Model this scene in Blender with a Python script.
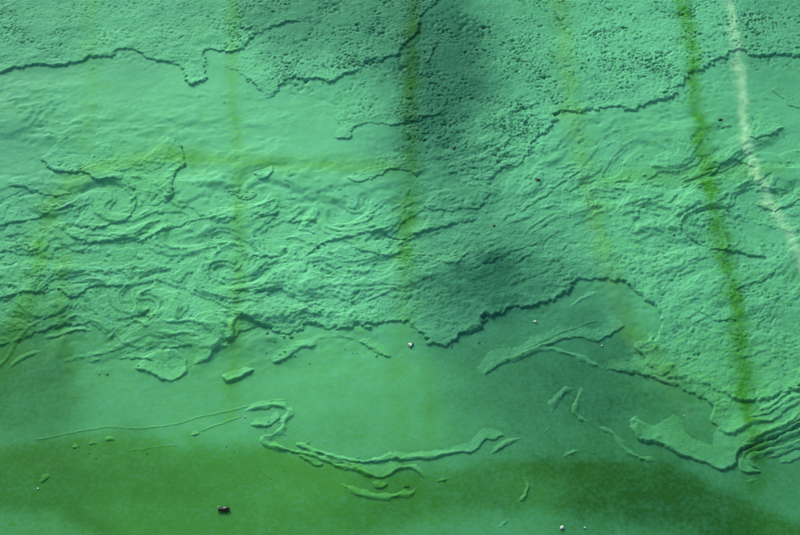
import bpy, bmesh, math, random
import numpy as np
from mathutils import Vector, Matrix

for o in list(bpy.data.objects):
    bpy.data.objects.remove(o, do_unlink=True)
scene = bpy.context.scene
COL = scene.collection
rnd = random.Random(7)

# ------------------------------------------------------------------ camera
PITCH = math.radians(50.0)            # looking down at the pond from the bank
DIST = 1.60
HTAN = math.tan(math.radians(17.5))
CAM = Vector((0.0, -DIST * math.cos(PITCH), DIST * math.sin(PITCH)))
cd = bpy.data.cameras.new('camera')
cd.sensor_width = 36.0
cd.lens = 18.0 / HTAN
cd.clip_start = 0.02
cd.clip_end = 500.0
cam = bpy.data.objects.new('camera', cd)
COL.objects.link(cam)
cam.location = CAM
cam.rotation_euler = (math.pi / 2 - PITCH, 0, 0)
scene.camera = cam

# ------------------------------------------------------------------ light
SUN_EL = math.radians(30.0)
SUN_AZ = math.radians(-24.0)          # from behind the frame, a little to the left (0 = +Y)
world = bpy.data.worlds.new('World')
scene.world = world
world.use_nodes = True
wn = world.node_tree.nodes
wl = world.node_tree.links
sky = wn.new('ShaderNodeTexSky')
sky.sky_type = 'NISHITA'
sky.sun_disc = False
sky.sun_elevation = SUN_EL
sky.sun_rotation = SUN_AZ
sky.air_density = 1.0
sky.dust_density = 2.5
sky.ozone_density = 1.0
bg = wn['Background']
bg.inputs['Strength'].default_value = 0.085
wl.new(sky.outputs['Color'], bg.inputs['Color'])

sd = bpy.data.lights.new('sun', 'SUN')
sd.energy = 1.5
sd.angle = math.radians(26.0)
sd.color = (1.0, 0.96, 0.88)
sun = bpy.data.objects.new('sun', sd)
COL.objects.link(sun)
sdir = Vector((math.sin(SUN_AZ) * math.cos(SUN_EL), math.cos(SUN_AZ) * math.cos(SUN_EL), math.sin(SUN_EL)))
sun.rotation_euler = sdir.to_track_quat('Z', 'Y').to_euler()
sun.location = sdir * 6

scene.view_settings.view_transform = 'Standard'
scene.view_settings.look = 'None'
scene.view_settings.gamma = 1.0
scene.view_settings.exposure = 1.93
scene.render.engine = 'CYCLES'
scene.render.resolution_x = 1024
scene.render.resolution_y = 685

# ------------------------------------------------------------------ helpers
W, H = 800.0, 535.0
FWD = Vector((0, math.cos(PITCH), -math.sin(PITCH)))
UP = Vector((0, math.sin(PITCH), math.cos(PITCH)))
RIGHT = Vector((1, 0, 0))

def ray(px, py):
    u = (px - W / 2) / (W / 2) * HTAN
    v = -(py - H / 2) / (W / 2) * HTAN
    return (FWD + RIGHT * u + UP * v).normalized()

def ground(px, py, z=0.0):
    """where the pond surface lies that the photo shows at this pixel (metres)"""
    d = ray(px, py)
    t = (z - CAM.z) / d.z
    return CAM + d * t

def gmm(px, py):
    p = ground(px, py)
    return (p.x * 1000.0, p.y * 1000.0)

def tag(o, label=None, cat=None, group=None, kind=None):
    if label: o['label'] = label
    if cat: o['category'] = cat
    if group: o['group'] = group
    if kind: o['kind'] = kind
    return o

# ---------------------------------------------------------------- numpy noise
def _hash(ix, iy, seed):
    n = (ix.astype(np.int64) * 374761393 + iy.astype(np.int64) * 668265263 + seed * 1274126177) & 0xffffffff
    n = ((n ^ (n >> 13)) * 1274126177) & 0xffffffff
    n = n ^ (n >> 16)
    return n

def gnoise(x, y, seed=0):
    """gradient noise, about -1..1"""
    x0 = np.floor(x); y0 = np.floor(y)
    fx = (x - x0).astype(np.float32); fy = (y - y0).astype(np.float32)
    ix = x0.astype(np.int64); iy = y0.astype(np.int64)
    u = fx * fx * fx * (fx * (fx * 6 - 15) + 10)
    v = fy * fy * fy * (fy * (fy * 6 - 15) + 10)
    def g(dx, dy):
        a = (_hash(ix + dx, iy + dy, seed) & 0xffff).astype(np.float32) * np.float32(2 * math.pi / 65536)
        return np.cos(a) * (fx - dx) + np.sin(a) * (fy - dy)
    n00 = g(0, 0); n10 = g(1, 0); n01 = g(0, 1); n11 = g(1, 1)
    a = n00 + u * (n10 - n00)
    b = n01 + u * (n11 - n01)
    return (a + v * (b - a)) * 1.5

def fbm(x, y, octaves=4, seed=0, gain=0.5):
    s = np.zeros_like(x); a = 1.0; t = 0.0
    for k in range(octaves):
        s += a * gnoise(x * 2.03 ** k + 17.3 * k, y * 2.03 ** k - 9.1 * k, seed + 31 * k)
        t += a; a *= gain
    return s / t

def sstep(e0, e1, x):
    t = np.clip((x - e0) / (e1 - e0), 0, 1)
    return t * t * (3 - 2 * t)

# ------------------------------------------------------------ the pond grid (mm)
STEP = 1.3
gx = np.arange(-728.0, 728.1, STEP, dtype=np.float32)
gy = np.arange(-462.8, 650.1, STEP, dtype=np.float32)
if len(gx) % 2 == 0: gx = gx[:-1]
if len(gy) % 2 == 0: gy = gy[:-1]
X, Y = np.meshgrid(gx, gy)
NY, NX = X.shape

def to_px(X, Y):
    """photo coordinates of pond points, used to say where a patch of scum lies"""
    dx = X / 1000.0; dy = Y / 1000.0 - CAM.y; dz = -CAM.z
    f = dy * FWD.y + dz * FWD.z
    u = dx / f
    v = (dy * UP.y + dz * UP.z) / f
    return W / 2 + u / HTAN * W / 2, H / 2 - v / HTAN * W / 2
PX, PY = to_px(X, Y)

def blob(cx, cy, rx, ry, soft=0.5):
    """1 inside an uneven ellipse of the pond, fading outwards"""
    d = np.sqrt(((PX - cx) / rx) ** 2 + ((PY - cy) / ry) ** 2) + WOB
    return 1 - sstep(1 - soft, 1 + soft, d)
WOB = 0.22 * fbm(X / 90, Y / 90, 4, 900)

# the ragged edges every torn layer shares
WX = 8.0 * fbm(X / 30, Y / 30, 2, 11) + 6.0 * fbm(X / 11, Y / 11, 3, 12, 0.6)
WY = 8.0 * fbm(X / 30, Y / 30, 2, 21) + 6.0 * fbm(X / 11, Y / 11, 3, 22, 0.6)
LOBE = (2.4 * np.abs(gnoise(X / 13, Y / 13, 33)) - 0.7) * 2.3 + (1.6 * np.abs(gnoise(X / 6.4, Y / 6.4, 35)) - 0.45) * 1.7 + 0.5 * gnoise(X / 3.6, Y / 3.6, 34)

# ---- fine relief of the scum: pits, shingled flow layers, grain (mm)
# where the crust is pitted
w_pit = np.clip(1.0 * blob(600, 20, 260, 95) + 1.0 * blob(335, 45, 80, 48) + 1.0 * blob(455, 90, 95, 85)
                + 0.55 * blob(90, 15, 230, 55) + 0.42 * blob(730, 300, 110, 110) + 0.35 * blob(430, 290, 190, 55)
                + 0.5 * blob(25, 270, 60, 60) + 0.4 * blob(60, 150, 100, 30), 0, 1)
# where thin layers slid over one another
w_flow = np.clip(0.9 * blob(150, 265, 230, 105) + 0.55 * blob(500, 225, 190, 85) + 0.55 * blob(330, 260, 120, 70)
                 + 0.8 * blob(20, 112, 70, 30) + 0.35 * blob(620, 160, 190, 55) + 0.6 * blob(450, 130, 80, 40)
                 + 0.6 * blob(740, 370, 100, 50) + 0.35 * blob(480, 60, 90, 70) + 0.25 * blob(200, 110, 180, 25), 0, 1)
cr = math.cos(math.radians(20)); sr = math.sin(math.radians(20))
warp1 = fbm(X / 120, Y / 120, 4, 51)
warp2 = fbm(X / 60, Y / 60, 3, 52)
# right of the middle the layers run uphill to the right
tilt = sstep(380, 520, PX) * 0.45
FX = X + 22 * warp1
FY = Y - tilt * X + 26 * warp1 + 9 * warp2
# eddies that rolled the layers up
for cx, cy, rr, tw in ((226, 268, 46, 3.4), (142, 302, 38, -3.0), (180, 362, 36, 3.0), (112, 205, 52, 1.7), (258, 192, 34, -2.4), (45, 200, 46, 1.8), (60, 300, 44, -2.0),
                       (330, 215, 46, 1.6), (284, 250, 34, -2.4), (205, 330, 34, -2.6), (660, 160, 60, 1.2), (700, 232, 44, -2.0), (480, 200, 60, 1.0), (180, 230, 40, 2.0), (90, 340, 44, 2.0), (590, 200, 50, -1.4)):
    ex, ey = gmm(cx, cy)
    ox = X - ex; oy = (Y - ey) * 1.15
    an = tw * np.exp(-(ox * ox + oy * oy) / (rr * 1.25 * 0.62) ** 2)
    dxx = np.cos(an) * ox - np.sin(an) * oy - ox; dyy = np.sin(an) * ox + np.cos(an) * oy - oy
    FX = FX + dxx; FY = FY + dyy
JIT = 0.16 * fbm(X / 12, Y / 12, 4, 63, 0.6)
t1 = FY / 30.0 + 1.5 * fbm(FX / 150, FY / 55, 2, 61) + JIT
t2 = FY / 15.0 + 1.6 * fbm(FX / 90, FY / 34, 2, 71) + 1.6 * JIT
def saw(t):
    f = t - np.floor(t)
    return np.minimum(f / 0.05, 1.0) * (1 - f)
m1 = sstep(-0.15, 0.35, fbm(X / 50, Y / 34, 4, 81, 0.6))
m2 = sstep(-0.02, 0.35, fbm(X / 26, Y / 20, 4, 82, 0.6))
cn = np.abs(fbm(FX / 48 + 3, FY / 26, 5, 83, 0.6))
CRACK = -2.4 * (1 - sstep(0.0, 0.05, cn)) * sstep(0.0, 0.35, fbm(X / 45, Y / 30, 3, 84))
pl = fbm(FX / 84, FY / 44, 4, 161, 0.46) + 0.035 * fbm(X / 7, Y / 7, 2, 162)
pl2 = fbm(FX / 44 + 5, FY / 24, 4, 163, 0.46) + 0.035 * fbm(X / 6, Y / 6, 2, 164)
PLATE = np.zeros_like(X)
for th in (-0.20, 0.0, 0.20):
    PLATE += 1.55 * sstep(th, th + 0.016 + 0.05 * m1, pl)
for th in (0.05,):
    PLATE += 1.2 * sstep(th, th + 0.035, pl2) * m2
w_plate = np.clip(1.0 * blob(170, 255, 240, 100) + 0.5 * blob(330, 240, 130, 75) + 0.7 * blob(20, 112, 70, 30) + 0.8 * blob(650, 165, 180, 55) + 0.65 * blob(740, 240, 120, 80) + 0.35 * blob(140, 125, 130, 18), 0, 1)
w_wisp = np.clip(0.9 * blob(500, 225, 150, 75) + 0.6 * blob(450, 130, 80, 40) + 0.5 * blob(740, 370, 100, 50) + 0.5 * blob(715, 300, 110, 90) + 0.4 * blob(200, 110, 180, 25), 0, 1)
FLOW = (w_plate * PLATE + w_wisp * (1.5 * saw(t1) * m1 + 1.0 * saw(t2) * m2) + 0.7 * CRACK * np.maximum(w_wisp, w_plate))
pn = fbm(X / 4.9 + 0.12 * WX, Y / 5.0 + 0.12 * WY, 2, 91, 0.5)
pw = np.abs(fbm(X / 13, Y / 14, 3, 92, 0.6))                      # worm shaped openings
pb = fbm(X / 10, Y / 11, 2, 93)
pm = sstep(-0.25, 0.30, fbm(X / 46, Y / 46, 4, 96, 0.6))
pm2 = sstep(0.0, 0.35, fbm(X / 70 + 9, Y / 60, 4, 97, 0.6))
PITS = -2.3 * sstep(0.20, 0.42, pn) * (0.12 + 0.88 * pm) - 2.8 * (1 - sstep(0.02, 0.07, pw)) * pm2 - 3.0 * sstep(0.36, 0.52, pb) * pm2
GRAIN = 0.85 * fbm(X / 14, Y / 14, 4, 101, 0.65) + 0.45 * gnoise(X / 3.3, Y / 3.3, 102)
w_rough = np.clip(0.10 + w_pit + 0.8 * w_flow + 0.25 * sstep(420, 250, PY), 0, 1)
# long low swells under the film
SWELL = 2.2 * fbm(X / 170, Y / 110, 2, 111) + 0.10 * fbm(X / 30, Y / 22, 2, 112)
DET = w_pit * PITS + 0.9 * FLOW + 0.9 * w_rough * GRAIN
Hs = SWELL.astype(np.float32)

# film tone, algae density plus painted sky reflection gradient, and its hue (0 turquoise .. 1 yellow green),
# patch by patch over the pond
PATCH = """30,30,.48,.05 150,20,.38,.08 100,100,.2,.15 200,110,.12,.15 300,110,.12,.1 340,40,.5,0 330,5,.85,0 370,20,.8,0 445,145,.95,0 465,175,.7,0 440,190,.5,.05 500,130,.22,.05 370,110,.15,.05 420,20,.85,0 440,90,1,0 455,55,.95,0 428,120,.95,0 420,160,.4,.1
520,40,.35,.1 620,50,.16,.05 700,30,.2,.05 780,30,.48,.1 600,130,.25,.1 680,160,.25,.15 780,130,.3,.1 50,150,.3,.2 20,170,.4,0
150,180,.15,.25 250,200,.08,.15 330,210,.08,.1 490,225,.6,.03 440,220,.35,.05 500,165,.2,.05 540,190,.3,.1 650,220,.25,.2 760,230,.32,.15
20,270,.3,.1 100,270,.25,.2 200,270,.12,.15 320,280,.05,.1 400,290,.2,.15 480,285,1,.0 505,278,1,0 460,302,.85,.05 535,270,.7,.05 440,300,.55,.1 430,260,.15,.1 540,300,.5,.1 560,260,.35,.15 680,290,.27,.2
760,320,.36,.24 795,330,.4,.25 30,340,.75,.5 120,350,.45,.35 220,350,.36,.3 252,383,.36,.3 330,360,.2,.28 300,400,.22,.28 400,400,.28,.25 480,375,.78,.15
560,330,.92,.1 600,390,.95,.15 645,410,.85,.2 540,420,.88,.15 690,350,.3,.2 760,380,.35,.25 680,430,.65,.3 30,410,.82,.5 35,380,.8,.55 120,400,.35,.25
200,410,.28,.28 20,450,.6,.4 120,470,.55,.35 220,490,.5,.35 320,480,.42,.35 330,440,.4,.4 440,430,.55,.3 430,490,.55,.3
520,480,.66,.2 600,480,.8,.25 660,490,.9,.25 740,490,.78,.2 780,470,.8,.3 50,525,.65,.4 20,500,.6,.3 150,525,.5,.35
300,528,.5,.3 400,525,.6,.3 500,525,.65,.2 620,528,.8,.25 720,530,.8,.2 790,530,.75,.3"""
_w = np.zeros_like(X); dens_sky = np.zeros_like(X); hue = np.zeros_like(X)
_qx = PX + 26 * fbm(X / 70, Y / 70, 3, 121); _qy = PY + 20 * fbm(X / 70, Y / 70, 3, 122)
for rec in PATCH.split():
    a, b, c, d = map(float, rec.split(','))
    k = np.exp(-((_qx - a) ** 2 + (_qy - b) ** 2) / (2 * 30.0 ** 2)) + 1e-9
    _w += k; dens_sky += k * c; hue += k * d
dens_sky = np.clip(dens_sky / _w + 0.10 * fbm(X / 120, Y / 120, 4, 131), 0, 1)
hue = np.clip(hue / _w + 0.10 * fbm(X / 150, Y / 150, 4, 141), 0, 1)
# the olive colour along the bottom starts at a wandering line; the paler arc below is bluish sky sheen painted in
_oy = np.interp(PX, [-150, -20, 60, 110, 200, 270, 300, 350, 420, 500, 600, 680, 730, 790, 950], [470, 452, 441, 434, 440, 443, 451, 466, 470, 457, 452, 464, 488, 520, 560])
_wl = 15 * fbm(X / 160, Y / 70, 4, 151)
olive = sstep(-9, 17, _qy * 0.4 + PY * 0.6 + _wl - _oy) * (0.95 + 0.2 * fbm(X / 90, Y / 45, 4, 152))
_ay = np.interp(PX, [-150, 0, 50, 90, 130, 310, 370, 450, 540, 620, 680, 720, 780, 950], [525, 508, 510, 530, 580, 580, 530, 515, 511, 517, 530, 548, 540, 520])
tongue = sstep(-12, 16, _qy * 0.4 + PY * 0.6 - _wl * 0.6 - _ay)  # pale arc, sheen put into the film colour
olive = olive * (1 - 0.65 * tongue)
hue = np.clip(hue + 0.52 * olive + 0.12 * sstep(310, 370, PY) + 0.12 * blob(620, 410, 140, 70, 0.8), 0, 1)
dens_sky = np.clip(dens_sky + 0.14 * olive - 0.12 * tongue + (0.40 * blob(490, 284, 66, 26, 0.9) + 0.25 * blob(450, 115, 46, 110, 0.9)) * (0.8 + 0.9 * fbm(X / 28, Y / 22, 4, 153, 0.6)), 0, 1.15)  # tongue is the painted sky sheen arc

def smooth_line(pts, step=3.0):
    P = [np.array(p, float) for p in pts]
    P = [2 * P[0] - P[1]] + P + [2 * P[-1] - P[-2]]
    out = []
    for i in range(1, len(P) - 2):
        p0, p1, p2, p3 = P[i - 1:i + 3]
        n = max(2, int(np.linalg.norm(p2 - p1) / step))
        for k in range(n):
            t = k / n
            out.append(0.5 * ((2 * p1) + (-p0 + p2) * t + (2 * p0 - 5 * p1 + 4 * p2 - p3) * t * t + (-p0 + 3 * p1 - 3 * p2 + p3) * t ** 3))
    out.append(P[-2])
    return np.array(out)

def line_field(line, xs, ys):
    """signed distance (left of the walk positive) and arc length of the nearest point"""
    d2 = np.full(xs.shape, 1e12, dtype=np.float32)
    sg = np.zeros(xs.shape, dtype=np.float32)
    sa = np.zeros(xs.shape, dtype=np.float32)
    seg = line[1:] - line[:-1]
    ln = np.maximum(np.linalg.norm(seg, axis=1), 1e-6)
    nr = np.stack([-seg[:, 1], seg[:, 0]], 1) / ln[:, None]
    vn = np.vstack([nr[:1], nr[:-1] + nr[1:], nr[-1:]])
    acc = np.concatenate([[0], np.cumsum(ln)])
    for i in range(len(seg)):
        ax, ay = line[i]
        rx = xs - np.float32(ax); ry = ys - np.float32(ay)
        t = np.clip((rx * seg[i, 0] + ry * seg[i, 1]) / (ln[i] ** 2), 0, 1).astype(np.float32)
        ox = rx - t * np.float32(seg[i, 0]); oy = ry - t * np.float32(seg[i, 1])
        dd = ox * ox + oy * oy
        m = dd < d2
        nx = vn[i, 0] * (1 - t) + vn[i + 1, 0] * t
        ny = vn[i, 1] * (1 - t) + vn[i + 1, 1] * t
        d2 = np.where(m, dd, d2)
        sg = np.where(m, np.sign(ox * nx + oy * ny), sg)
        sa = np.where(m, np.float32(acc[i]) + t * np.float32(ln[i]), sa)
    return np.sqrt(d2) * np.where(sg == 0, 1, sg), sa, float(acc[-1])

def block(line, pad):
    x0, y0 = line.min(0) - pad; x1, y1 = line.max(0) + pad
    i0 = int(np.clip((x0 - gx[0]) / STEP, 0, NX - 2)); i1 = int(np.clip((x1 - gx[0]) / STEP + 1, i0 + 2, NX))
    j0 = int(np.clip((y0 - gy[0]) / STEP, 0, NY - 2)); j1 = int(np.clip((y1 - gy[0]) / STEP + 1, j0 + 2, NY))
    return np.s_[j0:j1, i0:i1]


# yellow green streaks running over the scum, and pale ones
def strand(pts, w, k, seed, field):  # adds one soft-edged streak of colour to field
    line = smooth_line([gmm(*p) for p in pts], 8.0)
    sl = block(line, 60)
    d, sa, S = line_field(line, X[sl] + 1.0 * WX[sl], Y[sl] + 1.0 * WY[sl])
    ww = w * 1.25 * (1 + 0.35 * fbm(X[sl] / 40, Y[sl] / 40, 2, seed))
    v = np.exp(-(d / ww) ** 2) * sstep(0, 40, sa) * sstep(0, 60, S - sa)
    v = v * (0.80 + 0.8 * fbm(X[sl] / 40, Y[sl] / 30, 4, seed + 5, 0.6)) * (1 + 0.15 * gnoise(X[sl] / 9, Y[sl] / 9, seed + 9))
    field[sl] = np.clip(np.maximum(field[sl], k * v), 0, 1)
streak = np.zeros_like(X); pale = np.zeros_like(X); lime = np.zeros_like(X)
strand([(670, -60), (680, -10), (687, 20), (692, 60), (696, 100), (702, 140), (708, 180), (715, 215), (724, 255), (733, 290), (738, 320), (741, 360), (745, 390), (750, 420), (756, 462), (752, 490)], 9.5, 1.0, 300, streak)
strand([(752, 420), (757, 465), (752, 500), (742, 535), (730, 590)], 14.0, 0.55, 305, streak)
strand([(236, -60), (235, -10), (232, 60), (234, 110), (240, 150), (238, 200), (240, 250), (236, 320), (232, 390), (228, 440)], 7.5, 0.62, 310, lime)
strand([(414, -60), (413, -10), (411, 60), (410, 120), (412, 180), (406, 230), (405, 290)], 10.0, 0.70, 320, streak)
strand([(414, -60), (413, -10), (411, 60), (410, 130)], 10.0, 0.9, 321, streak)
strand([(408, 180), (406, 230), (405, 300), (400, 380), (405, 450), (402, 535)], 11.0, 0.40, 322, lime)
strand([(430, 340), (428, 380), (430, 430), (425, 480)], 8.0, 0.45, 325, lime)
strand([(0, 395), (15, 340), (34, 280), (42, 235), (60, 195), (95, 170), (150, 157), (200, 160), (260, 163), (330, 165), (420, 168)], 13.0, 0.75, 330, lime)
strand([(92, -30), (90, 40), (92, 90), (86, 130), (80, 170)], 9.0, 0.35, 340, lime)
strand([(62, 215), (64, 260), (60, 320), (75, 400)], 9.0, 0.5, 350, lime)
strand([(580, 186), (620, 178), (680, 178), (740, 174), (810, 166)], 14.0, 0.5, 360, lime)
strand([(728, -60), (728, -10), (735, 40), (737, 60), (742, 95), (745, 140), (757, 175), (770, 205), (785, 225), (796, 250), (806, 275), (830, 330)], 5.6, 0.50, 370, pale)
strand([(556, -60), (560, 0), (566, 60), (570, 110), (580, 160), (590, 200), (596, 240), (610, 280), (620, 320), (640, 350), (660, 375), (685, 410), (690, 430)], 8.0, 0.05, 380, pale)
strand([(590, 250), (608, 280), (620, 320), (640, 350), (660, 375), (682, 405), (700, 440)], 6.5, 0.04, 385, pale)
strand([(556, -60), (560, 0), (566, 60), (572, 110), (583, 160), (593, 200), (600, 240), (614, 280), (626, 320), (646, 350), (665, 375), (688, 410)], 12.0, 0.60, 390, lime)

# ------------------------------------------------------------------ materials
def new_mat(name):
    m = bpy.data.materials.new(name)
    m.use_nodes = True
    m.node_tree.nodes.clear()
    return m

def algae_material(name, gloss, rough, gloss_amount, bump_strength):
    m = new_mat(name)
    N = m.node_tree.nodes; L = m.node_tree.links
    out = N.new('ShaderNodeOutputMaterial')
    geo = N.new('ShaderNodeNewGeometry')
    ah = N.new('ShaderNodeAttribute'); ah.attribute_name = 'hue'
    ad = N.new('ShaderNodeAttribute'); ad.attribute_name = 'film_density_sky'
    n1 = N.new('ShaderNodeTexNoise'); n1.inputs['Scale'].default_value = 42; n1.inputs['Detail'].default_value = 6; n1.inputs['Roughness'].default_value = 0.65
    n2 = N.new('ShaderNodeTexNoise'); n2.inputs['Scale'].default_value = 620; n2.inputs['Detail'].default_value = 3
    n3 = N.new('ShaderNodeTexNoise'); n3.inputs['Scale'].default_value = 190; n3.inputs['Detail'].default_value = 3
    L.new(geo.outputs['Position'], n3.inputs['Vector'])
    L.new(geo.outputs['Position'], n1.inputs['Vector']); L.new(geo.outputs['Position'], n2.inputs['Vector'])
    def math_node(op, a, b):
        k = N.new('ShaderNodeMath'); k.operation = op
        for i, v in enumerate((a, b)):
            if isinstance(v, (int, float)): k.inputs[i].default_value = v
            else: L.new(v, k.inputs[i])
        return k.outputs[0]
    def mixc(f, a, b):
        k = N.new('ShaderNodeMix'); k.data_type = 'RGBA'
        if isinstance(f, (int, float)): k.inputs[0].default_value = f
        else: L.new(f, k.inputs[0])
        for i, v in ((6, a), (7, b)):
            if isinstance(v, tuple): k.inputs[i].default_value = (*v, 1)
            else: L.new(v, k.inputs[i])
        return k.outputs[2]
    hue_f = math_node('ADD', ah.outputs['Fac'], math_node('MULTIPLY', math_node('SUBTRACT', math_node('ADD', math_node('MULTIPLY', n1.outputs['Fac'], 0.35), math_node('MULTIPLY', n3.outputs['Fac'], 0.65)), 0.5), 1.7))
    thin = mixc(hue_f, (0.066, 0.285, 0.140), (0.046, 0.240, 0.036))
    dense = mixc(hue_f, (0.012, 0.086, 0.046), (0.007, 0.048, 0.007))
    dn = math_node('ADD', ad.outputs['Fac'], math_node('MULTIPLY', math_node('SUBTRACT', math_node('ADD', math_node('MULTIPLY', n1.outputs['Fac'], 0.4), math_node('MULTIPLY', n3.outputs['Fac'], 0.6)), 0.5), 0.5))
    col = mixc(dn, thin, dense)  # mix follows algae density and the painted sky reflection gradient
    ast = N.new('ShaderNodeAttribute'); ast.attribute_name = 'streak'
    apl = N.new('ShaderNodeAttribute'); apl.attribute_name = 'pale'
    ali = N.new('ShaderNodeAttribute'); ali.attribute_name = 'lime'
    def tinted(fac, c, tint):
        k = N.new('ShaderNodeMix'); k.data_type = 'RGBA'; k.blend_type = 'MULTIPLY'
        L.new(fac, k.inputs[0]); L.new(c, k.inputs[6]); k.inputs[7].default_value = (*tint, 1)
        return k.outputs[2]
    col = tinted(ali.outputs['Fac'], col, (0.80, 0.82, 0.30))
    col = tinted(ast.outputs['Fac'], col, (0.42, 0.60, 0.12))
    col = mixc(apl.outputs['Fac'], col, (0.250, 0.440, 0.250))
    grain = math_node('ADD', 0.66, math_node('ADD', math_node('MULTIPLY', n2.outputs['Fac'], 0.22), math_node('MULTIPLY', n3.outputs['Fac'], 0.42)))
    hsv = N.new('ShaderNodeHueSaturation'); L.new(col, hsv.inputs['Color']); L.new(grain, hsv.inputs['Value'])
    bump = N.new('ShaderNodeBump'); bump.inputs['Strength'].default_value = bump_strength; bump.inputs['Distance'].default_value = 0.0012
    L.new(n2.outputs['Fac'], bump.inputs['Height'])
    dif = N.new('ShaderNodeBsdfDiffuse'); L.new(hsv.outputs['Color'], dif.inputs['Color']); L.new(bump.outputs['Normal'], dif.inputs['Normal'])
    glo = N.new('ShaderNodeBsdfGlossy'); glo.inputs['Color'].default_value = (0.75, 1.0, 0.9, 1)
    glo.inputs['Roughness'].default_value = rough; L.new(bump.outputs['Normal'], glo.inputs['Normal'])
    fr = N.new('ShaderNodeFresnel'); fr.inputs['IOR'].default_value = gloss
    mix = N.new('ShaderNodeMixShader')
    L.new(math_node('MULTIPLY', fr.outputs[0], gloss_amount), mix.inputs[0]); L.new(dif.outputs[0], mix.inputs[1]); L.new(glo.outputs[0], mix.inputs[2])
    L.new(mix.outputs[0], out.inputs['Surface'])
    return m

M_WATER = algae_material('algae_film_on_water', 1.33, 0.5, 0.14, 0.2)
M_MAT = algae_material('algae_scum', 1.33, 0.55, 0.16, 0.6)

def simple_mat(name, color, rough=0.6, noise=0.25, scale=300.0, spec=0.5):
    m = new_mat(name)
    N = m.node_tree.nodes; L = m.node_tree.links
    out = N.new('ShaderNodeOutputMaterial'); p = N.new('ShaderNodeBsdfPrincipled')
    tc = N.new('ShaderNodeTexCoord'); n = N.new('ShaderNodeTexNoise')
    n.inputs['Scale'].default_value = scale; n.inputs['Detail'].default_value = 4
    L.new(tc.outputs['Object'], n.inputs['Vector'])
    r = N.new('ShaderNodeValToRGB')
    r.color_ramp.elements[0].position = 0.3; r.color_ramp.elements[1].position = 0.7
    r.color_ramp.elements[0].color = (*[c * (1 - noise) for c in color], 1)
    r.color_ramp.elements[1].color = (*[min(1, c * (1 + noise)) for c in color], 1)
    L.new(n.outputs['Fac'], r.inputs['Fac']); L.new(r.outputs['Color'], p.inputs['Base Color'])
    p.inputs['Roughness'].default_value = rough
    p.inputs['Specular IOR Level'].default_value = spec
    L.new(p.outputs[0], out.inputs['Surface'])
    return m
M_SHELL = simple_mat('dark_insect_shell', (0.003, 0.003, 0.004), 0.35, 0.2, 300.0, 0.25)
M_WING = simple_mat('pale_wing', (0.32, 0.34, 0.32), 0.4)
M_SEED = simple_mat('dark_seed_husk', (0.004, 0.004, 0.004), 0.7, 0.2, 300.0, 0.2)
M_WHITE = simple_mat('white_fluff', (0.20, 0.26, 0.23), 0.8, 0.15)

# ------------------------------------------------------------------ mesh from grid
def grid_mesh(name, xs, ys, Z, keep, attrs):
    """xs, ys, Z in mm on a regular block; keep = quads to keep"""
    ny, nx = Z.shape
    idx = np.arange(ny * nx, dtype=np.int64).reshape(ny, nx)
    q = np.stack([idx[:-1, :-1], idx[:-1, 1:], idx[1:, 1:], idx[1:, :-1]], axis=-1)[keep]
    used, inv = np.unique(q.ravel(), return_inverse=True)
    co = np.stack([np.broadcast_to(xs, (ny, nx)).ravel()[used], np.broadcast_to(ys, (ny, nx)).ravel()[used], Z.ravel()[used]], axis=-1) / 1000.0
    me = bpy.data.meshes.new(name)
    nq = len(q)
    me.vertices.add(len(used)); me.vertices.foreach_set('co', co.astype(np.float32).ravel())
    me.loops.add(nq * 4); me.loops.foreach_set('vertex_index', inv.astype(np.int32).ravel())
    me.polygons.add(nq); me.polygons.foreach_set('loop_start', np.arange(0, nq * 4, 4, dtype=np.int32))
    me.update(calc_edges=True)
    me.polygons.foreach_set('use_smooth', np.ones(nq, dtype=bool))
    for an, A in attrs.items():
        at = me.attributes.new(an, 'FLOAT', 'POINT')
        at.data.foreach_set('value', A.ravel()[used].astype(np.float32))
    me.update()
    return me

# ---- the pond itself: one sheet, fine where the photo looks, coarse to the horizon
EXT = np.array([3, 7, 14, 26, 45, 75, 120, 190, 300, 480, 800, 1500, 3000, 7000, 18000, 45000, 100000], dtype=np.float32)
bxs = np.concatenate([gx[0] - EXT[::-1], gx[::2], gx[-1] + EXT])
bys = np.concatenate([gy[0] - EXT[::-1], gy[::2], gy[-1] + EXT])
def padded(A, decay=True):
    P = np.pad(A[::2, ::2], len(EXT), mode='edge')
    return P
Zb = padded(Hs + DET)
BX, BY = np.meshgrid(bxs, bys)
edge = np.maximum(np.maximum(BX - gx[-1], gx[0] - BX), np.maximum(BY - gy[-1], gy[0] - BY))
Zb = Zb * np.exp(-np.maximum(edge, 0) / 80.0)
keep = np.ones((len(bys) - 1, len(bxs) - 1), dtype=bool)
me = grid_mesh('water', BX, BY, Zb, keep, {'hue': padded(hue), 'film_density_sky': padded(dens_sky), 'streak': padded(streak), 'pale': padded(pale), 'lime': padded(lime)})
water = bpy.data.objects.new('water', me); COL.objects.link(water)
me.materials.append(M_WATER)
tag(water, 'pond water under a smooth film of turquoise green algae', kind='structure')

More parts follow.
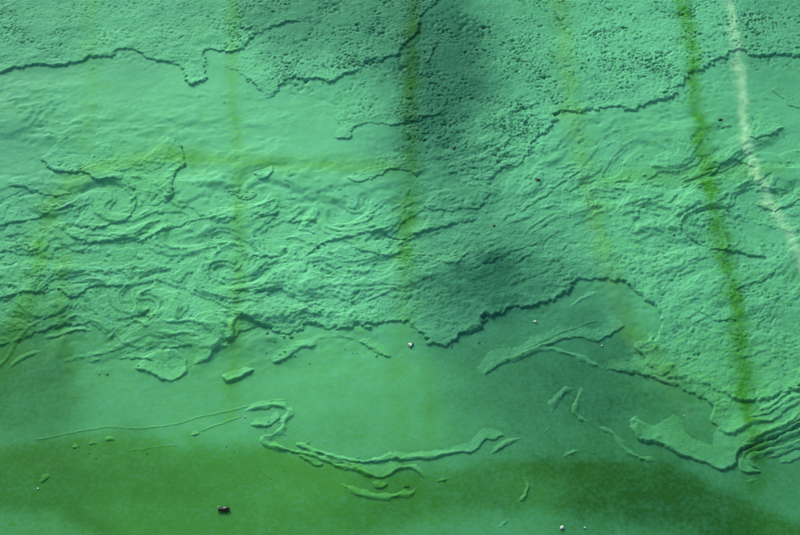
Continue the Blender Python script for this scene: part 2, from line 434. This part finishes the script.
# ------------------------------------------------------------------ torn layers of scum
def emit(name, prof, sl, label, cat, group, dh=0.0, dd=0.0):
    """mesh for one layer: prof (mm above what lies below) over the grid block sl"""
    keep = (prof > 0)
    kq = keep[:-1, :-1] | keep[1:, :-1] | keep[:-1, 1:] | keep[1:, 1:]
    if not kq.any():
        print('EMPTY', label); return None
    dh += rnd.uniform(-0.07, 0.07); dd += rnd.uniform(-0.09, 0.03)
    base = Hs[sl]
    Z = base + prof + DET[sl]
    me = grid_mesh(name, X[sl], Y[sl], Z, kq, {'hue': np.clip(hue[sl] + dh, 0, 1), 'film_density_sky': np.clip(dens_sky[sl] + dd, 0, 1), 'streak': streak[sl], 'pale': pale[sl], 'lime': lime[sl]})
    o = bpy.data.objects.new(name, me)
    COL.objects.link(o)
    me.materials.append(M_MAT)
    tag(o, label, cat, group)
    Hs[sl] = np.maximum(base, base + prof)
    return o

MM = 1.25      # one photo pixel is about 1.25 mm on the pond
def flap(name, label, pts, h, depth, taper=14, rag=1.0, tex=0.6, cat='scum flap', group='torn flaps of scum', dh=0.0, dd=0.0):
    line = smooth_line([gmm(*p) for p in pts])
    L = depth * MM * 1.15
    h = h * 0.72
    sl = block(line, 1.7 * L + 12)
    d, s, S = line_field(line, X[sl] + rag * WX[sl], Y[sl] + rag * WY[sl])
    d = d + rag * LOBE[sl]
    tp = max(taper * MM, 1.0)
    e = np.minimum(s, S - s) / tp
    T = sstep(0, 1, e) * np.clip(0.80 + 0.95 * fbm(X[sl] / 60, Y[sl] / 60, 4, 205, 0.6), 0.28 if depth > 60 else 0.5, 1.25)
    if depth > 60: T = T * (1 - 0.55 * blob(695, 382, 75, 30, 0.6)[sl])
    lip = 1 + 0.22 * np.exp(-np.maximum(d, 0) / 7.0)
    q = d / (1.7 * L * (0.8 + 0.4 * gnoise(X[sl] / 40, Y[sl] / 40, 7)))
    f = T * h * lip * np.where(q < 1, np.abs(1 - q) ** 1.8, 0.0) - 0.25 - 0.5 * np.maximum(q - 0.9, 0)
    rise = np.where(d > 0, h * 1.3 * np.sqrt(np.clip(d / (3.0 + 9.0 * sstep(-0.1, 0.5, fbm(X[sl] / 34, Y[sl] / 34, 3, 206))), 0, 1)) - 0.25, -0.4 + d * 1.5)
    prof = np.minimum(f, rise)
    prof = prof + tex * (0.8 * fbm(X[sl] / 9, Y[sl] / 9, 3, 201) + 0.4 * fbm(X[sl] / 24, Y[sl] / 24, 2, 202)) * sstep(0.3, 2.0, prof)
    prof = np.maximum(prof, -1.2)
    return emit(name, prof, sl, label, cat, group, dh, dd)

def ridge(label, pts, h, w, rag=0.7, tex=0.4, name='scum_ridge', cat='scum ridge', group='raised ridges of scum', dh=0.0, dd=0.0, taper=9):
    line = smooth_line([gmm(*p) for p in pts])
    wm = w * MM
    h = h * 0.62
    sl = block(line, wm * 2 + 12)
    d, s, S = line_field(line, X[sl] + rag * WX[sl], Y[sl] + rag * WY[sl])
    e = sstep(0, 1, np.minimum(s, S - s) / (taper * MM))
    ww = wm * (0.35 + 0.65 * e) * np.where(d > 0, 1.5, 0.9) * (1.0 + 1.6 * rag * gnoise(X[sl] / 12, Y[sl] / 12, 77)) + 0.9 * rag * LOBE[sl]
    q = np.abs(d) / np.maximum(ww, 0.4)
    prof = h * (0.3 + 0.7 * e) * np.where(q < 1, (1 - q * q) * np.where(d > 0, 1 - 0.45 * q, 1.0), (1 - q) * 1.2) - 0.2
    prof = prof + tex * fbm(X[sl] / 8, Y[sl] / 8, 3, 203) * sstep(0.2, 1.2, prof)
    # far ends vanish
    prof = np.where((s <= 0.01) | (s >= S - 0.01), np.minimum(prof, h * (1 - q)), prof)
    prof = np.maximum(prof, -1.2)
    return emit(name, prof, sl, label, cat, group, dh, dd)

def mat(label, pts, h, depth, **k):
    k.setdefault('tex', 0.6)
    return flap('algae_mat', label, pts, h, depth, cat='algae mat', group='thick crusts of algae', **k)

mat('long crust of algae along the top left edge with a wavy dark rim',
    [(-60, 84), (-30, 78), (0, 72), (27, 66), (50, 67), (85, 62), (95, 57), (110, 57), (117, 51), (127, 50), (145, 58), (162, 61), (182, 68), (187, 83), (197, 85), (207, 76),
     (203, 62), (203, 55), (209, 50), (220, 52), (232, 52), (247, 48), (252, 40), (262, 32), (275, 26), (290, 24), (308, 20)], 4.2, 120, taper=25)
mat('thin wrinkled skin of scum spread over the left middle',
    [(-90, 372), (-40, 362), (0, 350), (30, 335), (70, 326), (105, 334), (135, 350), (165, 352), (195, 346), (215, 352), (235, 338), (262, 326), (300, 320), (350, 310)], 2.2, 190, taper=30, tex=0.9)
mat('smooth pale skin of scum at the upper right under the pitted crust',
    [(560, 240), (600, 215), (640, 205), (680, 214), (720, 212), (760, 224), (800, 236), (860, 250), (920, 255)], 1.6, 130, taper=40, tex=0.7)
mat('pitted crust at the top left of centre ending in a scalloped rim',
    [(262, 101), (272, 97), (282, 86), (293, 77), (303, 82), (318, 80), (330, 82), (345, 77), (358, 70), (368, 64), (382, 61), (395, 55), (402, 50), (410, 42), (416, 35), (420, 25), (426, 12),
     (434, 4), (442, -10), (450, -40)], 4.2, 75, taper=25)
mat('broad pitted crust filling the top right corner',
    [(474, 196), (486, 186), (495, 180), (502, 170), (520, 164), (527, 157), (535, 143), (545, 136), (549, 131), (556, 122), (559, 114), (566, 112), (580, 113), (590, 110), (601, 109), (610, 106),
     (625, 111), (635, 110), (655, 102), (672, 97), (682, 85), (689, 75), (697, 74), (705, 69), (722, 60), (735, 51), (745, 52), (760, 56), (775, 57), (790, 56), (810, 54), (850, 50), (900, 45)], 4.0, 170, taper=40)
mat('great rough crust across the middle and right with a long curling dark rim',
    [(228, 312), (237, 317), (252, 322), (262, 325), (270, 329), (269, 334), (275, 337), (287, 338), (297, 333), (305, 327), (315, 328), (325, 329), (340, 327), (360, 327), (375, 327), (387, 324), (400, 322),
     (412, 329), (425, 334), (427, 343), (437, 345), (447, 346), (459, 342), (462, 335), (475, 332), (485, 323), (497, 315), (512, 309), (532, 309), (545, 305), (552, 299), (565, 293), (577, 283), (590, 277),
     (600, 278), (612, 280), (627, 283), (640, 293), (652, 307), (660, 315), (661, 325), (657, 335), (650, 340), (640, 341), (633, 346), (640, 356), (650, 367), (662, 375), (680, 381), (707, 388), (725, 393), (742, 400),
     (760, 402), (780, 398), (800, 392), (840, 386), (900, 380)], 5.0, 150, taper=22)
mat('long shelf of algae under the right crust dipping to a rounded corner',
    [(600, 367), (625, 372), (650, 378), (667, 384), (682, 389), (695, 395), (705, 402), (712, 407), (711, 420), (722, 432), (735, 435), (750, 428), (770, 422), (785, 411), (800, 405), (830, 396), (880, 390)], 4.2, 24, taper=30, dd=-0.1, rag=0.45)
mat('lobed slab of algae at the lower right with a ragged dark lower edge',
    [(634, 414), (629, 420), (631, 428), (637, 438), (645, 443), (662, 446), (675, 452), (687, 457), (705, 463), (720, 470), (730, 468), (737, 464), (737, 455), (750, 446), (765, 440), (785, 432), (800, 424), (830, 412), (880, 400)], 5.2, 26, taper=10, tex=0.9, dd=-0.15, rag=0.5)

FL = [
 # label, points, height, depth
 ('small ragged ledge just right of the pitted top crust', [(332, 137), (345, 140), (352, 139), (354, 132), (360, 126), (370, 124), (382, 125), (397, 125), (405, 124), (412, 124), (425, 119), (437, 115), (445, 111)], 3.2, 34),
 ('faint diagonal ledge below the dark teal patch at the top', [(480, 133), (493, 126), (505, 120), (522, 112), (536, 104)], 2.6, 34),
 ('short crack-like lip beside the top dark streak', [(428, 66), (432, 58), (437, 47), (439, 40)], 2.4, 16),
 ('broad torn tongue at the left with a cliff on its right side', [(166, 205), (173, 196), (174, 184), (176, 174), (183, 168), (187, 162), (184, 152), (178, 143), (168, 136)], 4.5, 55),
 ('dark edged overhang above the round pad at the left', [(36, 158), (45, 164), (52, 170), (62, 174), (75, 175), (85, 175), (92, 179), (100, 183), (110, 181), (124, 180)], 4.2, 36),
 ('pointed tongue at the far left below the overhang', [(8, 187), (20, 189), (30, 192), (42, 196), (57, 198), (68, 194), (74, 190)], 3.2, 16),
 ('slim dark rimmed layer left of the round pad', [(-20, 228), (0, 226), (15, 225), (37, 221), (50, 214), (65, 211), (78, 208)], 3.2, 15),
 ('round smooth pad at the left with a dark notch below', [(70, 220), (77, 228), (90, 231), (104, 230), (112, 226), (126, 224), (134, 213), (137, 200), (134, 190), (126, 184)], 3.6, 32),
 ('curved roll just under the round pad at the left', [(64, 232), (75, 240), (92, 243), (107, 243), (122, 242), (140, 243), (160, 234), (180, 227), (200, 222), (215, 222), (232, 221), (242, 218)], 3.2, 13),
 ('small rounded chip on the yellow band left of centre', [(252, 170), (258, 178), (264, 181), (270, 178), (275, 170), (272, 164)], 3.4, 16),
 ('small notched plate below the yellow band left of centre', [(226, 192), (238, 199), (247, 201), (254, 197), (256, 188)], 3.2, 17),
 ('low shell shaped plate near the middle streak', [(345, 178), (352, 183), (360, 184), (370, 181), (383, 175), (390, 171), (400, 170), (412, 173), (420, 178)], 3.6, 24),
 ('little dark slot shaped lip left of the middle streak', [(284, 224), (292, 222), (305, 223), (318, 225)], 2.8, 10),
 ('small plate with a wavy front below the notched plate', [(250, 213), (257, 217), (266, 219), (276, 216), (282, 210)], 2.8, 14),
 ('plate with a scooped right side below the slot lip', [(250, 258), (262, 260), (278, 258), (286, 250), (285, 243)], 3.0, 26),
 ('long snaking layer edge crossing the middle streak', [(306, 258), (312, 255), (322, 246), (335, 243), (352, 240), (365, 235), (380, 235), (392, 239), (405, 240), (425, 233), (442, 229), (462, 226), (480, 222)], 3.6, 20),
 ('thin layer edge just under the snaking layer', [(346, 249), (358, 252), (370, 255), (384, 259), (400, 258), (420, 258), (432, 255)], 2.6, 12),
 ('smile shaped dark lip right of the middle streak', [(433, 262), (438, 265), (447, 266), (457, 264), (468, 257), (473, 249)], 2.8, 14),
 ('drooping layer edge below the small dark fly', [(420, 205), (432, 210), (450, 213), (465, 211), (480, 209), (487, 200), (492, 192)], 3.0, 24),
 ('diagonal layer edge rising right of the dark fly speck', [(500, 222), (520, 212), (540, 200), (556, 190), (572, 178), (586, 168)], 2.4, 14),
 ('low diagonal step above the long dark rim right of centre', [(480, 268), (500, 260), (522, 250), (545, 243), (562, 232)], 2.2, 14),
 ('dark little cleft right of the yellowish streak', [(597, 184), (606, 188), (615, 191), (628, 193)], 2.4, 9),
 ('hooked lip left of the bright green streak', [(688, 213), (681, 218), (679, 226), (682, 234), (690, 240), (702, 245), (712, 251), (725, 253), (740, 253), (752, 256), (768, 258)], 3.8, 26),
 ('arched lip right of the bright green streak', [(708, 178), (714, 174), (722, 167), (733, 161), (742, 165), (756, 170)], 3.2, 22),
 ('short lip beside the foot of the pale streak', [(744, 137), (752, 139), (762, 139), (775, 135), (787, 127)], 3.0, 16),
 ('long low lip at the right edge under the pale streak', [(752, 204), (765, 210), (778, 211), (790, 206), (802, 202), (830, 194), (850, 190)], 3.0, 18),
 ('short rising lip right of the lower green streak', [(730, 291), (740, 289), (750, 286), (762, 282), (771, 276), (776, 268)], 2.6, 16),
 ('faint crack-like lip left of the lower green streak', [(690, 309), (700, 316), (712, 321), (725, 322), (740, 320)], 2.4, 10),
 ('small shelf above the pale streak near the right edge', [(766, 88), (776, 95), (788, 104), (800, 108), (830, 110)], 2.4, 18),
 ('little ledge under the dark seed at the upper right', [(714, 128), (722, 129), (733, 126)], 2.2, 8),
 ('ragged shelf at the left edge of the swirls', [(-10, 300), (10, 298), (30, 294), (45, 293), (57, 293), (66, 299), (76, 298), (87, 290), (100, 289), (115, 289), (128, 286)], 3.8, 26),
 ('short dark edged lip below the left shelf', [(42, 338), (52, 338), (65, 336), (78, 333), (92, 333)], 3.0, 9),
 ('scroll shaped flap curling at the lower end of the swirls', [(134, 368), (148, 374), (158, 379), (172, 382), (181, 378), (187, 370), (187, 361), (178, 353), (164, 349)], 4.2, 15),
 ('flat lip just above the scroll shaped flap', [(114, 359), (124, 360), (136, 359), (146, 361), (156, 364)], 2.8, 9),
 ('hanging tongue left of the long middle rim', [(212, 312), (217, 320), (221, 330), (226, 341), (233, 339), (235, 328), (238, 316)], 3.8, 12),
 ('stepped flap left of the hanging tongue', [(192, 366), (208, 363), (213, 354), (225, 349), (230, 344)], 3.6, 20),
 ('isolated lump of scum below the hanging tongue', [(220, 374), (224, 380), (231, 382), (242, 378), (251, 373), (255, 368)], 5.0, 11),
 ('slanting shelf below the long middle rim', [(268, 363), (278, 362), (288, 358), (300, 350), (313, 348), (318, 344)], 3.6, 11),
 ('fading lip at the right end of the slanting shelf', [(356, 341), (365, 346), (375, 353), (386, 356), (393, 355)], 2.8, 10),
 ('dark arched lip riding on the long middle rim', [(282, 324), (286, 321), (292, 317), (305, 315), (316, 318), (322, 320)], 3.2, 9),
 ('low wavy lip above the hanging tongue', [(226, 293), (238, 294), (250, 295), (265, 295), (277, 292), (286, 288)], 2.8, 14),
 ('thin crack-like lip in the middle of the great crust', [(322, 278), (334, 280), (343, 280), (350, 285), (353, 296)], 2.0, 12),
 ('short dark lip left of the middle streak on the great crust', [(362, 302), (372, 300), (385, 295), (402, 291)], 2.6, 11),
 ('pale long flap inside the dark inlet', [(484, 378), (490, 373), (500, 366), (517, 359), (535, 352), (552, 345), (565, 339), (580, 338), (595, 342), (605, 339), (616, 332), (627, 324)], 3.6, 13),
 ('lens shaped flap of the lowest ridge cluster', [(322, 455), (332, 461), (346, 465), (356, 471), (366, 476), (380, 478), (391, 476), (398, 470), (405, 467)], 3.6, 8),
 ('long pleated flap at the bottom centre', [(388, 461), (400, 462), (415, 461), (432, 460), (445, 456), (460, 454), (472, 454), (480, 448), (486, 440), (494, 441), (507, 436)], 3.8, 8),
 ('curled inner flap of the lower left hook', [(248, 424), (256, 427), (265, 428), (275, 423), (280, 417), (276, 410)], 3.4, 12),
 ('small oval pad under the lowest ridge cluster', [(370, 481), (376, 487), (384, 488), (389, 484), (388, 478)], 3.4, 9),
 ('leaf shaped lobe at the left end of the ridge cluster', [(296, 455), (306, 461), (316, 467), (323, 467), (326, 461)], 3.4, 8),
 ('first stubby tab in the row on the olive water at the left', [(69, 446), (74, 448), (81, 446)], 3.0, 5),
 ('middle stubby tab in the row on the olive water at the left', [(84, 445), (91, 446), (98, 443)], 3.0, 5),
 ('last and largest stubby tab in the row on the olive water', [(100, 442), (107, 443), (116, 441)], 3.6, 6),
 ('lone tilted tab near the lower left corner', [(38, 481), (43, 482), (52, 475)], 3.8, 6),
 ('tiny tab left of the lower left hook', [(187, 436), (194, 437), (202, 434)], 3.0, 5),
 ('hook ended flap at the bottom right folding back', [(742, 456), (738, 464), (741, 471), (748, 474), (757, 473), (762, 469)], 3.6, 8),
 ('low lip at the right edge below the folded ropes', [(778, 463), (790, 461), (803, 456), (830, 448)], 3.0, 12),
]
for lab, pts, h, dep in FL:
    low = max(p[1] for p in pts) > 330
    flap('scum_flap', lab, pts, h, dep * (1.1 if low else 1.0), taper=8, rag=0.36 if low else 0.6, dd=-0.10 if low else 0.0)

RD = [
 # label, points, height, half width (photo pixels)
 ('thin line of scum leading into the right shelf', [(508, 364), (530, 354), (545, 350), (560, 352), (575, 357), (590, 363), (603, 367)], 2.2, 2.6),
 ('faint short ridge high inside the dark inlet', [(570, 306), (577, 302), (586, 297), (599, 292)], 1.6, 2.2),
 ('pale ridge at the mouth of the dark inlet', [(648, 334), (652, 338), (656, 333)], 2.6, 3.2),
 ('left leg of the wishbone of scum below the inlet', [(552, 412), (556, 400), (563, 392), (575, 388)], 3.0, 3.6),
 ('right leg of the wishbone of scum below the inlet', [(582, 388), (577, 401), (573, 411), (580, 419), (588, 422)], 3.0, 3.0),
 ('broken thin ridge left of the lobed slab', [(596, 427), (609, 433), (618, 441), (623, 449), (635, 456), (648, 461), (655, 462)], 2.2, 2.4),
 ('thin horizontal ridge right of the pleated flap', [(560, 456), (570, 455), (582, 452)], 1.8, 2.0),
 ('tiny dash of scum right of the thin horizontal ridge', [(588, 453), (598, 454)], 1.6, 1.8),
 ('speck of scum below the wishbone', [(545, 433), (549, 429), (548, 425)], 1.8, 2.2),
 ('curved rope below the lowest ridge cluster', [(343, 484), (355, 492), (365, 496), (377, 497), (395, 496), (410, 494), (417, 488)], 2.6, 3.2),
 ('upper strand of the ribbon at the bottom centre', [(292, 441), (302, 446), (314, 451), (328, 455), (347, 460), (362, 462), (378, 461), (392, 459), (402, 461)], 3.4, 2.4),
 ('second strand of the ribbon at the bottom centre', [(290, 451), (304, 453), (318, 458), (334, 464), (350, 469), (364, 474), (376, 477)], 3.2, 2.4),
 ('plump bead on the upper ribbon strand', [(382, 458), (388, 456), (395, 458)], 3.6, 3.8),
 ('drooping hook right of the lens shaped flap', [(396, 470), (404, 468), (414, 470), (421, 475), (424, 480)], 3.2, 2.6),
 ('thin tail linking the lower left hook to the ribbon', [(268, 445), (278, 448), (290, 450), (300, 455)], 2.2, 1.8),
 ('short bead of scum right of the ridge cluster', [(436, 482), (443, 480), (451, 478)], 2.4, 2.8),
 ('round bead of scum left of the lone stick ridge', [(479, 476), (487, 475)], 2.2, 2.8),
 ('lone stick like ridge at the bottom centre', [(517, 503), (523, 497), (527, 486), (525, 478)], 2.6, 2.6),
 ('faint slanting ridge at the bottom edge', [(496, 528), (504, 523), (512, 519)], 1.4, 1.8),
 ('slim ridge under the tip of the pleated flap', [(488, 453), (500, 448), (512, 443), (522, 440)], 2.6, 2.8),
 ('outer rope of the lower left hook', [(246, 411), (262, 407), (275, 405), (284, 407), (289, 413), (284, 421), (283, 428), (273, 436), (265, 438), (267, 445), (277, 448), (290, 450)], 3.4, 3.4),
 ('long thin crease sweeping across the lower left', [(30, 441), (45, 438), (75, 432), (110, 427), (130, 429), (150, 428), (175, 425), (197, 418), (225, 412), (250, 406), (272, 401), (292, 399)], 1.3, 1.6),
 ('second thin crease below the long one', [(196, 434), (215, 426), (232, 420), (246, 416)], 1.3, 1.6),
 ('faint crease running right from the row of tabs', [(120, 452), (160, 447), (185, 446)], 0.9, 1.5),
 ('upper crease rising from the left edge', [(-20, 382), (0, 366), (10, 354), (17, 341), (32, 326), (50, 318)], 2.2, 2.8),
 ('lower crease rising from the left edge', [(8, 370), (18, 361), (30, 354), (43, 350)], 2.6, 3.0),
 ('long soft crease under the swirls at the left', [(60, 362), (80, 358), (100, 354), (120, 348), (142, 338)], 1.6, 3.2),
 ('stub of scum in front of the scroll shaped flap', [(88, 361), (95, 361), (102, 360)], 1.8, 2.2),
 ('beaded vertical rope among the left swirls', [(132, 292), (134, 300), (135, 309), (136, 318), (145, 327), (152, 329)], 3.4, 3.8),
 ('hooked rope right of the beaded rope', [(158, 273), (156, 285), (146, 291), (139, 297), (140, 308), (148, 315), (158, 316)], 3.0, 3.2),
 ('open ring of scum left of centre', [(248, 249), (240, 246), (231, 245), (221, 250), (215, 260), (213, 272), (217, 282), (226, 286)], 3.0, 3.4),
 ('small bead inside the open ring', [(221, 280), (224, 275)], 2.6, 3.2),
 ('curved rope below the hooked rope', [(160, 322), (175, 324), (190, 322), (205, 327), (212, 336)], 2.6, 2.8),
 ('straight rope left of the stepped flap', [(158, 333), (172, 336), (188, 334), (200, 338)], 2.8, 3.2),
 ('arched crease above the slanting shelf', [(314, 340), (328, 337), (342, 337), (358, 341)], 1.2, 2.0),
 ('outer folded rope at the lower right', [(850, 416), (800, 431), (780, 437), (760, 446), (748, 451), (742, 457)], 3.4, 3.0),
 ('inner folded rope at the lower right', [(850, 428), (805, 441), (780, 447), (760, 454), (749, 459), (751, 465), (760, 467)], 3.4, 3.4),
 ('upper folded rope between shelf and slab', [(745, 442), (760, 434), (780, 428), (800, 417), (850, 400)], 3.0, 3.0),
 ('fine fold just above the shelf corner at the right', [(755, 412), (770, 406), (785, 396), (800, 390), (850, 380)], 2.4, 2.2),
 ('second fine fold above the shelf at the right edge', [(748, 420), (765, 414), (782, 404), (800, 397), (850, 388)], 2.4, 2.2),
 ('thin fold along the lower edge of the folded ropes', [(766, 460), (782, 453), (800, 447), (850, 436)], 2.2, 2.0),
 ('hair thin fold between slab and ropes', [(752, 440), (768, 432), (785, 424), (800, 413), (850, 398)], 2.0, 1.8),
 ('wispy trail along the upper side of the pale inlet flap', [(520, 352), (540, 343), (558, 334), (575, 328), (592, 322), (606, 322)], 1.4, 2.0),
 ('second wispy trail in the middle of the dark inlet', [(500, 362), (520, 355), (540, 347), (560, 341)], 1.4, 1.8),
 ('low bump below the folded ropes', [(774, 480), (782, 483)], 1.6, 2.8),
 ('short rope at the foot of the folded ropes', [(746, 482), (752, 482), (758, 479)], 2.0, 2.6),
]
for lab, pts, h, w in RD:
    fine = 'crease' in lab or 'wispy' in lab
    ridge(lab, pts, h * (0.85 if fine else 1.1), w * (0.95 if fine else 1), rag=0.12 if fine else 0.4, tex=0.1 if fine else 0.4, dd=-0.04 if fine else -0.10)

# loose crumbs shed along the torn edges, far too many and too small to count
_cz = np.clip(blob(330, 345, 150, 16, 0.9) + blob(480, 340, 80, 20, 0.9) + blob(380, 474, 130, 34, 0.9) + blob(140, 372, 150, 22, 0.9)
              + blob(270, 430, 50, 26, 0.9) + blob(700, 478, 80, 16, 0.9) + blob(90, 450, 70, 14, 0.9) + 0.7 * blob(200, 95, 190, 18, 0.9), 0, 1)
_cn = gnoise(X / 4.4, Y / 5.2, 401) + 0.35 * fbm(X / 40, Y / 30, 3, 402)
_cp = 2.2 * sstep(0.62, 1.05, _cn + 0.34 * _cz - 0.30) * sstep(0.05, 0.5, _cz) - 0.22
_cp = np.where(Hs - SWELL > 0.8, -1.0, _cp)
crumbs = emit('scum_crumbs', np.maximum(_cp, -1.0).astype(np.float32), np.s_[0:NY, 0:NX], 'loose crumbs of scum scattered along the torn edges', None, None, 0.0, -0.12)
crumbs['kind'] = 'stuff'

def surf(px, py):
    x, y = gmm(px, py)
    i = int(np.clip((x - gx[0]) / STEP, 0, NX - 1)); j = int(np.clip((y - gy[0]) / STEP, 0, NY - 1))
    z = float(Hs[j, i] + DET[j, i]) / 1000.0
    p = ground(px, py, z)
    return p

# ------------------------------------------------------------------ small things on the scum
def mesh_obj(name, bm, material, parent=None, smooth=True):
    me = bpy.data.meshes.new(name)
    bm.normal_update(); bm.to_mesh(me); bm.free()
    for p in me.polygons: p.use_smooth = smooth
    me.materials.append(material)
    o = bpy.data.objects.new(name, me); COL.objects.link(o)
    if parent: o.parent = parent
    return o

def ellipsoid(bm, c, r, seg=16, rings=10, squash=None, rot=None):
    g = bmesh.ops.create_uvsphere(bm, u_segments=seg, v_segments=rings, radius=1.0)
    for v in g['verts']:
        p = Vector((v.co.x * r[0], v.co.y * r[1], v.co.z * r[2]))
        if squash: p = squash(p)
        if rot: p = rot @ p
        v.co = p + Vector(c)
    return g['verts']

def tube(bm, pts, radii, seg=8):
    rings = []
    for i, p in enumerate(pts):
        p = Vector(p)
        a = Vector(pts[max(i - 1, 0)]); b = Vector(pts[min(i + 1, len(pts) - 1)])
        t = (b - a).normalized()
        ref = Vector((0, 0, 1)) if abs(t.z) < 0.9 else Vector((0, 1, 0))
        u = t.cross(ref).normalized(); w = t.cross(u).normalized()
        rings.append([bm.verts.new(p + (u * math.cos(2 * math.pi * k / seg) + w * math.sin(2 * math.pi * k / seg)) * radii[i]) for k in range(seg)])
    for r0, r1 in zip(rings[:-1], rings[1:]):
        for k in range(seg):
            bm.faces.new((r0[k], r0[(k + 1) % seg], r1[(k + 1) % seg], r1[k]))
    bm.faces.new(rings[0][::-1]); bm.faces.new(rings[-1])

def beetle(name, label, px, py, length, rz, cat='beetle', wings=False):
    """a floating insect: abdomen, thorax, head, legs and folded wings; length in mm"""
    p = surf(px, py)
    root = bpy.data.objects.new(name, None); root.empty_display_size = 0.005; COL.objects.link(root)
    s = length / 1000.0
    root.location = p + Vector((0, 0, 0.0002)); root.rotation_euler = (0, 0, rz)
    bm = bmesh.new(); ellipsoid(bm, (0.14 * s, 0, 0.12 * s), (0.34 * s, 0.19 * s, 0.14 * s), squash=lambda q: Vector((q.x, q.y * (1 - 0.25 * max(0, q.x / (0.34 * s))), q.z)))
    mesh_obj('abdomen', bm, M_SHELL, root)
    bm = bmesh.new(); ellipsoid(bm, (-0.24 * s, 0, 0.12 * s), (0.13 * s, 0.15 * s, 0.11 * s)); mesh_obj('thorax', bm, M_SHELL, root)
    bm = bmesh.new(); ellipsoid(bm, (-0.40 * s, 0, 0.11 * s), (0.09 * s, 0.10 * s, 0.08 * s)); mesh_obj('head', bm, M_SHELL, root)
    for side in (-1, 1):
        for k, x0 in enumerate((-0.28, -0.14, 0.04)):
            bm = bmesh.new()
            dx = (-0.12, 0.02, 0.16)[k]
            tube(bm, [(x0 * s, side * 0.10 * s, 0.09 * s), ((x0 + dx * 0.5) * s, side * 0.27 * s, 0.13 * s), ((x0 + dx) * s, side * 0.40 * s, 0.0)], [0.022 * s, 0.016 * s, 0.008 * s], 6)
            mesh_obj('leg', bm, M_SHELL, root)
        if wings:
            bm = bmesh.new()
            ellipsoid(bm, (0.14 * s, side * 0.15 * s, 0.245 * s), (0.34 * s, 0.13 * s, 0.015 * s), 14, 6, rot=Matrix.Rotation(side * 0.35, 3, 'Z'))
            mesh_obj('wing', bm, M_WING, root)
    tag(root, label, cat)
    return root

beetle('beetle', 'black beetle floating on the olive green water at the bottom left', 224, 510, 14, math.radians(4))
beetle('fly', 'dead fly with pale wings just below the middle rim', 411, 345, 7.5, math.radians(-150), 'fly', True)
beetle('fly', 'small dark fly on the teal patch at the top centre', 454, 148, 7, math.radians(70), 'fly')
beetle('fly', 'dark fly on the smooth scum right of centre', 538, 180, 8, math.radians(-25), 'fly')

def seed(label, px, py, length, width, rz):
    bm = bmesh.new()
    l = length / 2000; w = width / 2000
    ellipsoid(bm, (0, 0, 0), (l, w, w * 0.7), 14, 8, squash=lambda q: Vector((q.x, q.y * (1 - 0.55 * (q.x / l) ** 2) + 0.25 * w * math.sin(3 * q.x / l), q.z + 0.15 * w * math.cos(4 * q.x / l))))
    o = mesh_obj('seed', bm, M_SEED)
    o.location = surf(px, py) + Vector((0, 0, w * 0.35)); o.rotation_euler = (0, 0, rz)
    return tag(o, label, 'seed', 'dark seeds on the scum')
seed('dark seed husk lying left of the pale streak', 720, 120, 8, 3.2, math.radians(8))
seed('tiny dark seed in the teal streaks right of centre', 494, 226, 4.5, 3, math.radians(20))
seed('tiny dark seed left of the hooked lip', 674, 235, 3.2, 2.4, math.radians(70))

def fluff(label, px, py, size, seedn, flat=0.6):
    """a crumpled fleck of white plant down"""
    r = random.Random(seedn)
    bm = bmesh.new()
    bmesh.ops.create_icosphere(bm, subdivisions=2, radius=1.0)
    s = size / 3300
    ax = r.uniform(0.7, 1.25)
    for v in bm.verts:
        k = 1 + 0.32 * math.sin(3.1 * v.co.x + seedn) * math.cos(2.7 * v.co.y - seedn) + r.uniform(-0.14, 0.14)
        v.co = Vector((v.co.x * s * ax * k, v.co.y * s * k, v.co.z * s * flat * k))
    o = mesh_obj('white_fleck', bm, M_WHITE)
    o.location = surf(px, py) + Vector((0, 0, s * flat * 0.5)); o.rotation_euler = (0, 0, r.uniform(0, 6))
    return tag(o, label, 'white fleck', 'white flecks on the scum')
for k, (lab, px, py, sz) in enumerate([
    ('largest white fleck floating in the dark inlet', 535, 322, 6.5),
    ('white fleck just under the pale long flap in the inlet', 602, 346, 4.6),
    ('white fleck near the lower left corner', 38, 489, 4.4),
    ('white fleck on the pitted crust at the top right', 578, 22, 3.4),
    ('tiny white fleck on smooth scum near the upper centre', 524, 149, 2.8),
    ('white fleck at the tip of the second crease', 245, 417, 3.8),
    ('wide white fleck on the bottom edge right of centre', 562, 528, 7.0),
    ('small white fleck beside the wide one on the bottom edge', 585, 528, 4.0),
    ('white fleck above the lobed slab', 684, 416, 3.6),
    ('white fleck added as the glint on the black beetle', 219, 507, 4.0),  # added to stand in for the highlight on the beetle's shell
    ('tiny white fleck on the round pad', 108, 195, 2.4),
    ('tiny white fleck at the top left of centre', 358, 21, 2.6)]):
    fluff(lab, px, py, sz, 40 + k)
